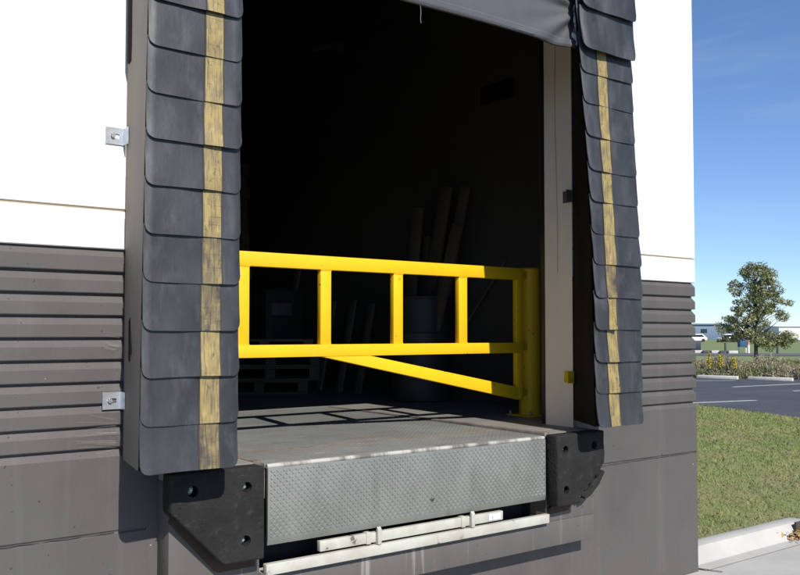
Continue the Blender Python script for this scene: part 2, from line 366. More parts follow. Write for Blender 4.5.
padR = seal_pad('right dock seal pad leaning inward at its top, with a creased flap halfway',
    lambda z: interp([(1.2,4.722),(2.07,4.729),(2.45,4.707),(3.0,4.676),(3.55,4.642),(4,4.62)], z),
    lambda z: interp([(1.2,4.281),(2.3,4.257),(2.94,4.209),(3.48,4.150),(4,4.11)], z),
    4.70, 4.535, [1.21,1.417,1.612,1.808,2.005,2.21,2.40,2.598,2.79,2.997,3.197,3.385,3.59],
    lambda z: interp([(1.25,4.489),(2.3,4.46),(3.43,4.393),(4,4.36)], z), lambda z: interp([(1.25,4.383),(2.3,4.355),(3.43,4.297),(4,4.26)], z), 3.9, 51, damaged=3, dirty=(4,))

# ------------------------------------------------------------------ head seal: header pad, curtain, end flaps
head = thing('dock_head_seal', (3.1,0,3.9), 'grey wrinkled vinyl head curtain hanging across the top of the doorway', 'dock seal')
m = MB().box(1.40,4.66,-.36,-.005,3.93,4.5,.02); m.build('header_pad', M['body_vinyl'], head)
m = MB(); NX = 150; NZ = 34; rows = []
hem_z = lambda x: 3.553+.008*math.sin(x*2.1)+(.012*max(0,(x-4.05)/.15)**2)-.010*math.exp(-((x-4.0)/.22)**2)
def curtain_pt(x, t):   # t 0 top .. 1 hem
    zt = 3.99; z = zt+(hem_z(x)-zt)*t; d = 4.205-x
    a = math.atan2(3.80-z, d+.05); ds = math.hypot(d, 3.80-z)
    fold = math.sin(a*8.5+.5)+.5*math.sin(a*17+1.8)
    y = -.325+.016*fold*math.exp(-ds/.55)*min(1, ds/.12)+.006*math.sin(x*5+z*9)*math.exp(-d/1.5)+.004*math.sin(x*3.1-z*6)
    y += .012*math.exp(-(d/.04)**2)
    return (x, y-.012*t, z)
us = [1.78+(4.205-1.78)*i/NX for i in range(NX+1)]
rows = [[curtain_pt(x, j/NZ) for x in us] for j in range(NZ+1)]
back = [[(x, y+.006, z) for x, y, z in r] for r in rows]
m.grid(rows); m.grid([r[::-1] for r in back]); m.grid([rows[-1], back[-1]], False)
cur = m.build('curtain', M['curtain'], head, angle=60)
m = MB(); hr = []
for t in (.90,.905,.93,.96,.99,1.0,1.004):
    hr.append([(p[0], p[1]-.004-(.006 if .9 < t < 1.0 else 0), p[2]) for p in (curtain_pt(x, t) for x in us)])
hr.append([(p[0], p[1]+.012, p[2]-.001) for p in (curtain_pt(x, 1.004) for x in us)])
m.grid(hr); m.build('hem', M['curtain'], cur, angle=60)
m = MB()
for x0 in range(0, NX-1):
    if x0 % 1 == 0:
        a = curtain_pt(us[x0], .905); b = curtain_pt(us[x0]+.009, .905)
        m.tube((a[0],a[1]-.010,a[2]), (b[0],b[1]-.010,b[2]), .0009, n=4)
m.build('stitching', M['hem_thread'], cur)
m = MB(); prev = None
for i in range(7):
    p = (2.96+.004*math.sin(i*.9)+.002*i, -.33, 3.555-.017*i)
    if prev: m.tube(prev, p, .0013, n=5)
    prev = p
m.build('loose_thread', M['thread'], cur)
m = MB(); rr = []
for i in range(40):
    t = i/39; z = 3.99-.43*t
    x = 4.168+.004*math.sin(t*15)-.004*t; y = -.362-.008*math.sin(t*21)
    w = .015+.004*math.sin(t*23+1)
    rr.append([(x-w, y+.008*math.sin(t*31), z), (x, y-.016, z+.004*math.sin(t*40)), (x+w, y+.010, z)])
m.grid(rr); m.build('strap', M['strap'], head, angle=80)
for k, (zb, zt, yf) in enumerate([(3.522,3.79,-.446),(3.77,4.06,-.456)]):
    xo = lambda z: 4.650-.02*(z-3.5); xi = lambda z: 4.142-.05*(z-3.5)
    P, uu, vv = flap_surface(xo, xi, zt, zb, yf, 301+k, r=.055, tilt=.02, curl=.06)
    m = MB(); sheet(m, P, uu, vv, .006); m.build('flap', M['flap'], head, angle=50)
m = MB().box(1.47,1.50,-.10,-.035,3.02,3.9,.01)
m.build('hanging_tab', M['body_vinyl'], head)

# ------------------------------------------------------------------ mounting brackets
def bracket(label, origin, R, m_):
    b = thing('mounting_bracket', origin, label, 'bracket', 'brackets fixing the seal pads')
    T = Matrix.Translation(origin) @ R
    pl = MB()
    # flange with a slot, built as a frame of four pieces
    w, h, t = .085, .078, .004
    pl.box(-w,-.062,-t,0,-h/2,h/2,T=T).box(-.022,0,-t,0,-h/2,h/2,T=T)
    pl.box(-.062,-.022,-t,0,.010,h/2,T=T).box(-.062,-.022,-t,0,-h/2,-.010,T=T)
    pl.box(-.004,0.,-.06,-t,-h/2,h/2,T=T)
    pl.build('angle_plate', m_, b)
    bo = MB(); c = T @ Vector((-.052,-.004,0)); d = T @ Vector((-.052,-.013,0))
    bo.tube(c, d, .011, n=6); bo.build('bolt', M['bolt'] if m_ is M['zinc'] else m_, b)
    return b
I4 = Matrix.Identity(4)
bracket('shiny zinc bracket on the white wall beside the left pad', (1.474,-.002,2.69), I4, M['zinc'])
bracket('shiny zinc bracket on the grey ribbed wall beside the left pad', (1.474,-.003,1.484), I4, M['zinc'])
# on the beige jamb: flange lies on the x = 4.53 face
RJ = Matrix(((0,1,0,0),(-1,0,0,0),(0,0,1,0),(0,0,0,1)))
bracket('yellow painted bracket low on the beige door jamb', (4.527,-.015,1.497), RJ, M['yellow_paint'])
bracket('dull grey bracket high on the beige door jamb', (4.527,-.015,2.705), RJ, M['dark_clip'])

# ------------------------------------------------------------------ dock bumpers
def bumper(label, x0, x1, mirror):
    b = thing('dock_bumper', ((x0+x1)/2,-.13,.72), label, 'bumper', 'rubber bumpers at the dock edge')
    W = x1-x0
    prof = [(0,1.163),(W,1.158),(W,.718),(W-.205,.722),(W-.225,.735),(0,.985),(-.003,1.05)]
    if mirror: prof = [(.004,1.163),(W,1.158),(W,.718),(W-.205,.722),(W-.225,.735),(.235,.752),(.195,.80),(.178,.79),(.150,.835),(.118,.838),(.085,.885),(.062,.872),(.035,.925),(.004,.955),(-.003,1.02),(.006,1.08)]
    pts = [((x0+px) if not mirror else (x1-px), pz) for px, pz in prof]
    bm = MB(); bm.prism(pts, -.132, -.232, 'y', .012, seg=3)
    # bolt recesses are dark countersunk rings: cut by boolean below
    body = bm.build('rubber_block', M['bumper'], b)
    spots = [(.375,1.066),(.370,.818),(.105,1.076)]
    cut = MB()
    for px, pz in spots:
        X = (x0+px) if not mirror else (x1-px)
        cut.tube((X,-.26,pz), (X,-.178,pz), .026, n=24)
    co = cut.build('recess_cutter', M['bumper'])
    md = body.modifiers.new('recess', 'BOOLEAN'); md.operation = 'DIFFERENCE'; md.object = co; md.solver = 'EXACT'
    dg = bpy.context.evaluated_depsgraph_get(); me = bpy.data.meshes.new_from_object(body.evaluated_get(dg))
    body.modifiers.clear(); body.data = me; me.set_sharp_from_angle(angle=math.radians(35))
    bpy.data.objects.remove(co)
    for px, pz in spots:
        X = (x0+px) if not mirror else (x1-px)
        h = MB(); h.tube((X,-.178,pz),(X,-.182,pz),.021,n=20); h.tube((X,-.182,pz),(X,-.196,pz),.0125,n=6); h.tube((X,-.196,pz),(X,-.206,pz),.007,n=10)
        h.build('bolt', M['bolt'] if not mirror else M['rust'], b)
    a = MB()
    xs = (x0+.03, x1-.01) if not mirror else (x0+.01, x1-.03)
    if not mirror: a.prism([(xs[0]+.01,.96),(xs[1],.70),(xs[1],.672),(xs[1]-.2,.672),(xs[0]-.004,.93)], -.134,-.155,'y')
    else: a.prism([(xs[1]-.01,.96),(xs[0],.70),(xs[0],.665),(xs[0]+.17,.672),(xs[1]+.004,.93)], -.134,-.155,'y')
    a.build('mounting_angle', M['bumper_side'], b)
    return b
bumper('black rubber dock bumper under the left pad, with a clean diagonal lower corner', 1.622, 2.092, False)
bR = bumper('black rubber dock bumper right of the tread plate, with a torn outer edge', 4.124, 4.572, True)
m = MB()
m.prism([(4.39,.760),(4.47,.832),(4.575,.905),(4.597,.893),(4.535,.815),(4.45,.750),(4.40,.738)], -.14, -.212, 'y', .004)
m.prism([(4.36,.775),(4.40,.80),(4.42,.775),(4.37,.752)], -.14, -.218, 'y', .004)
m.build('torn_rubber', M['bumper'], bR)

# ------------------------------------------------------------------ dock leveler
lev = thing('dock_leveler', (3.12,-.13,.6), 'steel dock leveler with a diamond tread deck and hanging front lip', 'dock leveler')
X0, X1 = 2.150, 4.108
def lug(vs, fs, c, ang, n, e1, e2, L_=.0125, w=.0042, h=.0026):
    d = e1*math.cos(ang)+e2*math.sin(ang); s = -e1*math.sin(ang)+e2*math.cos(ang); o = len(vs)
    for p in (c-d*L_, c-d*L_*.4-s*w, c+d*L_*.4-s*w, c+d*L_, c+d*L_*.4+s*w, c-d*L_*.4+s*w, c-d*L_*.45+n*h, c+d*L_*.45+n*h): vs.append(p)
    for f in ((0,1,6),(1,2,7,6),(2,3,7),(3,4,7),(4,5,6,7),(5,0,6)): fs.append(tuple(i+o for i in f))
def treads(mb, o, e1, e2, n, lu, lv, pitch, **kw):
    vs = []; fs = []
    nu = int(lu/pitch); nv = int(lv/pitch)
    for i in range(nu):
        for j in range(nv):
            lug(vs, fs, o+e1*((i+.5)*lu/nu)+e2*((j+.5)*lv/nv), PI/4 if (i+j) % 2 else -PI/4, n, e1, e2, **kw)
    mb.add(vs, fs)
def deck_z(y): return 1.150+(y+.12)/2.46*.018
m = MB()
m.prism([(-.118,1.150),(2.345,1.168),(2.345,1.14),(-.118,1.128)], X0, X1, 'x', .002)
a = Vector((X0+.012,-.09,deck_z(-.09)+.0005)); e2 = Vector((0,2.42,.0178)).normalized()
treads(m, a, Vector((1,0,0)), e2, Vector((0,0,1)), X1-X0-.024, 2.40, .018, L_=.0085, w=.0028, h=.0012)
deck = m.build('deck_plate', M['deck'], lev)
for x in (X0+.0, X1-.012): MB().box(x,x+.012,-.11,2.34,.98,1.126).build('side_skirt', M['lip_edge'], lev)
m = MB().box(X0+.01,X1-.01,.262,.268,deck_z(.26)-.001,deck_z(.26)+.0035)
m.build('weld_seam', M['rust'], deck)
m = MB(); nk = 16
for k in range(nk):
    xa = X0+.004+(X1-X0-.008)*k/nk; xb = X0+.004+(X1-X0-.008)*(k+1)/nk-.0008
    m.tube((xa,-.134,1.138),(xb,-.134,1.138),(.0115 if k % 2 else .0122),n=16)
m.build('hinge_tube', M['hinge'], lev)
m = MB(); m.prism([(-.152,1.130),(-.152,.785),(-.146,.757),(-.130,.757),(-.132,1.130)], X0+.004, X1-.004, 'x', .0015)
treads(m, Vector((X0+.012,-.1522,.79)), Vector((1,0,0)), Vector((0,0,1)), Vector((0,-1,0)), X1-X0-.024, .332, .0172, L_=.0095, w=.0026, h=.0048)
lip = m.build('front_lip', M['lip'], lev)
lip.data.materials.append(M['tread'])
for p in lip.data.polygons:
    if len(p.vertices) <= 4 and p.area < .0004: p.material_index = 1
m = MB().tube((3.19,-.1535,.862),(3.19,-.150,.862),.012,n=16); m.build('lip_hole', M['pit'], lip)
m = MB()
m.box(X0-.01,X1+.012,-.165,-.128,.616,.670,.003).box(X0-.01,X1+.012,-.128,-.03,.612,.622)
m.build('sill_channel', M['white_steel'], lev)
m = MB().box(2.455,3.738,-.15,-.118,.682,.735,.004); bar = m.build('lip_support_bar', M['white_steel'], lev)
m = MB().box(3.62,3.715,-.1535,-.151,.690,.728); m.build('sticker', M['sticker'], bar)
m = MB().box(X1+.0125,X1+.018,-.163,-.05,.617,.669); m.build('rusty_end', M['rust'], lev)
for x in (2.815,3.482):
    m = MB(); m.prism([(-.172,.672),(-.172,.752),(-.160,.766),(-.152,.752),(-.152,.700),(-.130,.690),(-.130,.672)], x-.012, x+.012, 'x', .003)
    m.box(x-.075,x-.045,-.156,-.112,.678,.742,.004)
    m.build('keeper_hook', M['white_steel'], lev)

# ------------------------------------------------------------------ yellow safety gate
gate = thing('safety_gate', (4.915,.76,FL), 'bright yellow swing gate barring the dock doorway', 'safety gate')
m = MB()
PX, PY = 4.915, .765
m.lathe([(.0,1.118),(.070,1.118),(.0835,1.108),(.0845,1.09),(.0845,.006)], (PX,PY,FL), 40)
m.build('post', M['yellow'], gate)
m = MB().box(PX-.13,PX+.13,PY-.13,PY+.13,FL,FL+.012,.003); bp = m.build('base_plate', M['yellow'], gate)
for dx, dy in ((-.105,-.105),(.105,-.105),(-.105,.105),(.105,.105)):
    m = MB().tube((PX+dx,PY+dy,FL+.012),(PX+dx,PY+dy,FL+.022),.014,n=6); m.tube((PX+dx,PY+dy,FL+.022),(PX+dx,PY+dy,FL+.04),.008,n=8)
    m.build('anchor_bolt', M['bolt'], bp)
GY0, GY1 = .672, .722
XL = 1.80
m = MB().box(XL,4.752,GY0,GY1,2.184,2.270,.003); m.build('top_rail', M['yellow'], gate)
m = MB().box(XL,4.752,GY0,GY1,1.644,1.719,.003); m.build('bottom_rail', M['yellow'], gate)
for i, x in enumerate((XL+.003,2.408,2.980,3.549,4.122)):
    m = MB().box(x,x+.078,GY0+.004,GY1-.004,1.717,2.186,.004)
    m.box(x-.001,x+.079,GY0+.0015,GY0+.006,1.7195,1.724).box(x-.001,x+.079,GY0+.0015,GY0+.006,2.179,2.1835)
    m.build('upright', M['yellow'], gate)
m = MB().box(4.690,4.750,GY0+.003,GY1-.003,1.30,2.186,.004)
for za, zb in ((2.20,2.255),(1.66,1.705),(1.32,1.37)): m.box(4.748,4.845,.720,.762,za,zb,.003)
m.build('hinge_upright', M['yellow'], gate)
m = MB().prism([(2.982,1.645),(3.352,1.645),(4.70,1.392),(4.70,1.300)], GY0+.003, GY1-.003, 'y', .004)
m.build('brace', M['yellow'], gate)

# ------------------------------------------------------------------ things inside the dark warehouse
def pallet_mesh(mb, T, w=1.2, d=1.0, h=.138):
    for i in range(7): x = -w/2+i*(w-.1)/6; mb.box(x,x+.1,-d/2,d/2,h-.02,h,T=T)
    for y in (-d/2,-.05,d/2-.1): mb.box(-w/2,w/2,y,y+.1,.022,h-.022,T=T)
    for i in (0,3,6): x = -w/2+i*(w-.1)/6; mb.box(x,x+.1,-d/2,d/2,0,.02,T=T)
pm = MB(); pallet_mesh(pm, Matrix.Identity(4)); proto_mesh = None
ordn = ['topmost','second','third','fourth','fifth','sixth','seventh','eighth','ninth','tenth','eleventh','twelfth','thirteenth','fourteenth','fifteenth','sixteenth','seventeenth','eighteenth','nineteenth']
first = None
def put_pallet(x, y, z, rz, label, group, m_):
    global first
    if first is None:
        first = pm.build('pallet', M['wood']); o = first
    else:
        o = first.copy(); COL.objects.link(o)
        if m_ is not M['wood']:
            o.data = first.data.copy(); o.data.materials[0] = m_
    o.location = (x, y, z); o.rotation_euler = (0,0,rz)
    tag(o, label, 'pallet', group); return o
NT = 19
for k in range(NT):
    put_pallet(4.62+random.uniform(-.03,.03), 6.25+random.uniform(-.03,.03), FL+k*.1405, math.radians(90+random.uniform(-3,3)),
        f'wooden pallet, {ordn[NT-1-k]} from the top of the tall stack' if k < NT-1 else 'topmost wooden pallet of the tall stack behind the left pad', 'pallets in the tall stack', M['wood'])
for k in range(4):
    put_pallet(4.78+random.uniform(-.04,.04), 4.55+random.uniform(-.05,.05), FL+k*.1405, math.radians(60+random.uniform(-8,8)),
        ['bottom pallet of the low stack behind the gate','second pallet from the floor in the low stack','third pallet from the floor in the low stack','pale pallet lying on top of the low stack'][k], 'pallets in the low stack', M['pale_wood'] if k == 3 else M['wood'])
# leaning boards behind the low stack
for k, (y, h, w) in enumerate([(5.25,1.45,.12),(4.35,1.0,.1),(3.95,1.0,.1),(3.6,.95,.1)]):
    T = Matrix.Translation((5.30,y,FL)) @ Matrix.Rotation(math.radians(11),4,'Y')
    m = MB().box(-.012,.012,-w/2,w/2,0,h,.002,T=T)
    tag(m.build('plank', M['pale_wood']), ['widest pale plank leaning behind the low pallet stack','pale plank leaning left of two others behind the low stack','middle short pale plank leaning behind the low stack','rightmost short pale plank leaning behind the low stack'][k], 'plank', 'planks leaning inside')
# drum with lumber sticking out
dr = thing('drum', (5.22,2.45,FL), 'tall grey drum inside, holding upright lumber', 'drum')
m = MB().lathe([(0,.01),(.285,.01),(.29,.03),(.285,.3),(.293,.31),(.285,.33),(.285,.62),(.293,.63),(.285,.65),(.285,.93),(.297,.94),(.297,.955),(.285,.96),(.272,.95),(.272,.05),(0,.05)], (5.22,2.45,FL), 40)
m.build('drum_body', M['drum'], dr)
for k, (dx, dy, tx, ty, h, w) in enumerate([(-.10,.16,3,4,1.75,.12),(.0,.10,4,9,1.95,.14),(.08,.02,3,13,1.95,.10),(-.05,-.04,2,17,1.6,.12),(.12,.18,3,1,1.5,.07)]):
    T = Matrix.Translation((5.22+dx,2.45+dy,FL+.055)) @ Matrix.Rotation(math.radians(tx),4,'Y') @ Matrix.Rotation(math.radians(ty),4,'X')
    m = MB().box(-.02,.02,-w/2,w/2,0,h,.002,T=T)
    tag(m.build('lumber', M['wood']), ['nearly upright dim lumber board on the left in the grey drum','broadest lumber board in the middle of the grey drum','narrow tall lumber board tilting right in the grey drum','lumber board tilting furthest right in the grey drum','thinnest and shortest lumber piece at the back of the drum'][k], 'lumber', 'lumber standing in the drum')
bh = thing('broom', (5.40,2.6,FL), 'long thin broom leaning against the dark inner wall', 'broom')
m = MB().tube((5.42,2.62,FL+.1),(5.60,1.72,2.44),.009,n=10); m.build('handle', M['broom'], bh)
m = MB().box(5.30,5.54,2.56,2.68,FL+.005,FL+.10,.01); m.build('brush', M['broom'], bh)
m = MB().box(5.605,5.618,1.62,2.05,3.90,4.07,.003)
tag(m.build('wall_sign', M['blacksign']), 'black blank rectangular sheet fixed on the dark inner wall', 'sign')
fx = thing('wall_fixture', (5.5,4.4,5.06), 'small grey fixture high on the dark inner wall', 'light fixture')
m = MB().box(5.54,5.615,4.33,4.47,5.0,5.12,.01); m.build('mount', M['dark_clip'], fx)
m = MB().tube((5.55,4.40,5.07),(5.30,4.52,5.02),.055,.075,n=18); m.build('head', M['drum'], fx)
cb = thing('cabinet', (5.35,5.5,FL), 'dark cabinet inside with a small pale panel on its front', 'cabinet')
m = MB().box(5.08,5.58,5.15,5.75,FL,2.3,.01); m.build('body', M['cabinet'], cb)
m = MB().box(5.15,5.42,5.138,5.149,2.0,2.14,.003); m.build('panel', M['pale_panel'], cb)

# cobwebs on the grey wall beside the left pad
for k, (xc, zc, L0, dirs) in enumerate([(1.455,1.74,.11,(.1,-.9)),(1.46,1.37,.22,(.28,-.6)),(1.45,1.29,.2,(.5,-.25))]):
    m = MB()
    for i in range(7):
        a = PI+random.uniform(*sorted((-dirs[0],-dirs[1]))) ; l = L0*random.uniform(.35,1)
        o0 = (xc+random.uniform(-.02,.005), -.022, zc+random.uniform(-.03,.03))
        m.tube(o0, (o0[0]+l*math.cos(a), -.004, o0[2]-l*math.sin(a)*.4), .00022, .00012, n=3)
    tag(m.build('cobweb', M['web']), ['small white cobweb on a rib above the lower zinc bracket','white cobweb just under the lower zinc bracket','lowest white cobweb on the last rib by the left pad'][k], 'cobweb', 'cobwebs by the left pad')

# ------------------------------------------------------------------ ground
def sheet_obj(name, polys, z, m_, label, cat, kind='structure'):
    mb = MB()
    for p in polys: mb.add([(x, y, z if not callable(z) else z(x, y)) for x, y in p], [tuple(range(len(p)))])
    return tag(mb.build(name, m_), label, cat, None, kind)
sheet_obj('terrain', [[(-3500,-3500),(3500,-3500),(3500,3500),(-3500,3500)]], -.08, M['field'], 'green mown field stretching to the horizon', 'field')
sheet_obj('concrete_drive', [[(-25,-1.6),(7.75,-1.6),(7.75,.22),(CX+.002,.22),(CX+.002,-.004),(-25,-.004)]], -.004, M['concrete'], 'pale concrete drive in front of the loading dock', 'drive')
sheet_obj('fill_cut_yard', [[(-60,-40),(7.75,-40),(7.75,-1.6),(-60,-1.6)]], -.004, M['asphalt'], 'unseen dark asphalt added before the concrete drive to cut bounced light', 'fill_cut_yard')  # out of view; made dark asphalt to cut fill bounced into the shadows
m = MB(); m.add([(5.95,.03,.0045),(6.02,-.14,.0045),(6.034,-.135,.0045),(5.968,.04,.0045)], [(0,1,2,3)])
tag(m.build('drive_joint', M['concrete_joint']), 'dark joint line in the concrete drive by the curb', 'joint', None, 'structure')
# rolled curb, L shaped in plan
curb_prof = [(.235,-.05),(.235,.118),(.215,.128),(.13,.126),(.10,.118),(.045,.03),(.02,.006),(-.10,.002)]
m = MB(); rows = []
for off, z in curb_prof:
    y = .06+off; x = 7.52+off
    rows.append([(5.965, y, z), (7.42, y, z), (x-.03, y-.002, z), (x, y-.04, z), (x, -.15, z), (x, -12, z)])
m.grid(rows, True)
tag(m.build('kerb', M['concrete'], angle=30), 'pale rolled concrete kerb bending around the drive corner', 'kerb', None, 'structure')
m = MB().box(7.525,7.765,.10,.118,.02,.135)
tag(m.build('kerb_joint', M['concrete_joint']), 'dark gap across the kerb at its bend', 'joint', None, 'structure')
# lawn beyond the kerb
def edge_x(y): return 19.35-(9.1-y)*.374
def lawn_z(x, y):
    t = min(1, max(0, (edge_x(y)-x)/3)); return .012+.105*t*t*(3-2*t)+(.012*math.sin(x*1.3+y*.7)+.01*math.sin(x*2.9-y*1.9))*t
m = MB()
for ys, x0 in (([-11.9+i*.5 for i in range(25)]+[.30], 7.75), ([.285+i*.5 for i in range(90)], 5.93)):
    m.grid([[(x0+(edge_x(y)-x0)*i/40, y, lawn_z(x0+(edge_x(y)-x0)*i/40, y)) for i in range(41)] for y in ys])
tag(m.build('lawn', M['lawn']), 'green and straw coloured lawn bank between the building and the car park', 'lawn', None, 'structure')
# grass blades
nb = 150000
yy = rng.uniform(-3,22,nb); yy[:110000] = rng.uniform(0.27,10.5,110000)
xx = np.empty(nb)
vs = []; fs = []
for i in range(nb):
    y = yy[i]; x0 = 7.77 if y < .285 else 5.935
    t = rng.uniform(0,1)**1.25
    x = x0+(edge_x(y)+.05-x0)*t; z = lawn_z(x, y)-.005
    a = rng.uniform(0, 2*PI); w = rng.uniform(.003,.006)*(1+t*1.2); h = rng.uniform(.016,.040)
    if i % 9 == 0: h *= 1.5
    lx, ly = rng.normal(0,.026), rng.normal(0,.026); o = len(vs)
    vs += [(x-w*math.cos(a), y-w*math.sin(a), z), (x+w*math.cos(a), y+w*math.sin(a), z), (x+lx, y+ly, z+h)]; fs.append((o,o+1,o+2))
m = MB(); m.v = vs; m.f = fs; m.sm = [False]*len(fs)
tag(m.build('grass', M['blade_green']), 'short green and dry grass growing on the lawn', 'grass', None, 'stuff')
# car park
def lot_pt(a, b): return (a, b)
sheet_obj('car_park', [[(edge_x(-30)-.05,-30),(29,-30),(33.6,13.0),(30.8,17.6),(28,60),(edge_x(60)-.05,60)]], 0.0, M['asphalt'], 'dark asphalt car park beyond the lawn', 'car park')
def line_quad(p, q, w=.11):
    p = Vector((*p,0)); q = Vector((*q,0)); n = (q-p).cross(Vector((0,0,1))).normalized()*w/2
    return [tuple((p+n)[:2]), tuple((p-n)[:2]), tuple((q-n)[:2]), tuple((q+n)[:2])]
lines = [((27.6,16.6),(30.5,14.9)), ((26.8,12.72),(30.4,12.3)), ((19.6,9.6),(22.0,9.03)), ((26.4,10.4),(30,9.9)), ((20.4,3.9),(24,3.3))]
sheet_obj('parking_lines', [line_quad(*l, .13) for l in lines], .004, M['line'], 'white painted bay lines on the car park', 'road marking')
for k, (a, b) in enumerate([((30.96,16.84),(31.22,15.25)), ((31.46,14.94),(31.65,13.28)), ((31.8,12.8),(32.0,11.1))]):
    c = ((a[0]+b[0])/2,(a[1]+b[1])/2); L_ = math.hypot(b[0]-a[0], b[1]-a[1])
    T = Matrix.Translation((*c,.004)) @ Matrix.Rotation(math.atan2(b[1]-a[1], b[0]-a[0]),4,'Z')
    m = MB(); m.prism([(-.09,0),(.09,0),(.075,.09),(.05,.13),(-.05,.13),(-.075,.09)], -L_/2, L_/2, 'x', .012, T=T)
    tag(m.build('wheel_stop', M['stop']), ['concrete wheel stop nearest the building corner','concrete wheel stop in front of the weeds, below the tree','concrete wheel stop furthest from the building'][k], 'wheel stop', 'wheel stops in the car park')
# dry leaves in the kerb corner
m = MB()
for i in range(260):
    c = Vector((7.53+rng.normal(0,.085), .075+rng.normal(0,.05), .012+abs(rng.normal(0,.028))))
    R = Matrix.Rotation(rng.uniform(0,6.3),3,'Z') @ Matrix.Rotation(rng.normal(0,.6),3,'X') @ Matrix.Rotation(rng.normal(0,.6),3,'Y')
    l = rng.uniform(.014,.03); w = l*.55
    m.add([c+R @ Vector(p) for p in ((-l,0,0),(0,-w,.004),(l,0,.002),(0,w,.004))], [(0,1,2),(0,2,3)])
tag(m.build('leaf_litter', M['leaf_litter']), 'small heap of brown fallen leaves in the kerb corner', 'leaves', None, 'stuff')

# ------------------------------------------------------------------ weeds beyond the car park
m = MB(); A = Vector((30.3,19.5,0)); B = Vector((34.6,9.0,0)); dA = (B-A); nrm = Vector((dA.y,-dA.x,0)).normalized()*-1
if nrm.x < 0: nrm = -nrm
vs = []; fs = []
for i in range(15000):
    t = rng.uniform(-.1,1.1); d = rng.uniform(.35,5.0)
    lump = .55+.45*math.sin(t*17)*math.sin(t*7.3+d*1.3)+.25*math.sin(t*41+d)
    p = A+dA*t+nrm*d; h = (.52+.38*lump)*rng.uniform(.5,1.05)*(.55 if d < .7 else 1); h = min(h, 1.12)
    a = rng.uniform(0,2*PI); w = rng.uniform(.010,.028); lx, ly = rng.normal(0,.13), rng.normal(0,.13)
    o = len(vs); z0 = -.03
    vs += [(p.x-w*math.cos(a),p.y-w*math.sin(a),z0),(p.x+w*math.cos(a),p.y+w*math.sin(a),z0),(p.x+lx*.5+w*.8*math.cos(a),p.y+ly*.5+w*.8*math.sin(a),z0+h*.6),(p.x+lx,p.y+ly,z0+h),(p.x+lx*.5-w*.8*math.cos(a),p.y+ly*.5-w*.8*math.sin(a),z0+h*.6)]
    fs.append((o,o+1,o+2,o+3,o+4))
    for q in range(3):   # side leaves / seed heads
        s = rng.uniform(.45,1); c = Vector((p.x+lx*s+rng.normal(0,.04), p.y+ly*s+rng.normal(0,.04), z0+h*s)); l = rng.uniform(.02,.06); o = len(vs)
        e = Vector(rng.normal(0,1,3)).normalized()*l; g = Vector(rng.normal(0,1,3)).normalized()*l*.5
        vs += [tuple(c-e), tuple(c+g), tuple(c+e), tuple(c-g)]; fs.append((o,o+1,o+2,o+3))
m.v = vs; m.f = fs; m.sm = [False]*len(fs)
tag(m.build('weeds', M['weed']), 'tall dry brown and green weeds along the edge of the car park', 'weeds', None, 'stuff')
for k, (x, y, h) in enumerate([(32.0,17.9,.85),(32.3,17.2,1.02),(32.4,16.75,1.0),(32.5,16.2,.8),(33.0,13.55,.72)]):
    g = thing('goldenrod', (x,y,0), ['leftmost short goldenrod at the building corner','tall goldenrod second from the building corner','bright tall goldenrod in the middle of the left cluster','goldenrod right of the left cluster in the weeds','lone goldenrod among the weeds far to the right'][k], 'wildflower', 'goldenrods in the weeds')
    s = MB(); f = MB()
    for j in range(7):
        bx, by = x+rng.normal(0,.022), y+rng.normal(0,.022); hh = h*rng.uniform(.8,1)
        s.tube((bx,by,0),(bx+rng.normal(0,.012),by+rng.normal(0,.012),hh),.006,.003,n=5)
        for q in range(40):
            u = rng.uniform(.45,1); c = Vector((bx+rng.normal(0,.03)*(1.3-u)*1.6,by+rng.normal(0,.03)*(1.3-u)*1.6,hh*u+.02)); e = Vector(rng.normal(0,1,3)).normalized()*.034; gg = Vector(rng.normal(0,1,3)).normalized()*.022
            f.add([c-e,c+gg,c+e,c-gg], [(0,1,2,3)])
    s.build('stem', M['stem'], g); f.build('flower_head', M['goldenrod'], g)

# ------------------------------------------------------------------ tree
TX, TY = 41.7, 20.7
tree = thing('tree', (TX,TY,0), 'young broadleaf tree with an uneven olive green crown beyond the car park', 'tree')
lat = Vector((.792,-.61,0)); dep = Vector((.61,.792,0))
tk = MB(); base = Vector((TX,TY,-.06))
p = base; r = .10
tpts = [base, base+Vector((.02,0,1.3)), base+lat*.05+Vector((0,0,2.5)), base+lat*(-.06)+Vector((0,0,3.9)), base+Vector((0,0,4.9))]
for a, b, r0, r1 in zip(tpts, tpts[1:], (.105,.085,.06,.035), (.085,.06,.035,.012)): tk.tube(a, b, r0, r1, n=10)
rowsz = [(5.18,-.35,.55),(4.7,-.85,1.05),(4.2,-1.25,1.1),(3.75,-1.15,1.35),(3.25,-1.55,1.75),(2.75,-1.5,1.35),(2.25,-1.75,1.2),(1.8,-1.75,1.65),(1.4,-.35,1.75)]
clumps = []
for (z, l0, l1), (zn, m0, m1) in zip(rowsz, rowsz[1:]+[(1.2,.2,1.5)]):
    for q in range(19):
        t = rng.uniform(0,1); zz = z+(zn-z)*t; a, b = l0+(m0-l0)*t, l1+(m1-l1)*t
        ang = rng.uniform(0,2*PI); rad = math.sqrt(rng.uniform(.12,1)); cx = (a+b)/2; hw = (b-a)/2
        clumps.append((base+lat*(cx+hw*rad*math.cos(ang)*1.06)+dep*(hw*rad*math.sin(ang)*.85)+Vector((0,0,zz+.06+rng.normal(0,.06))), rng.uniform(.18,.40)))
for c, rd in clumps:
    hz = max(1.5, min(4.6, (c.z-.06)-.55-.25*((c-base).to_2d().length)))
    s = base+Vector((0,0,hz)); mid = s*.5+c*.5+Vector((0,0,-.08))
    tk.tube(s, mid, .022, .013, n=5, caps=False); tk.tube(mid, c, .013, .005, n=5, caps=False)
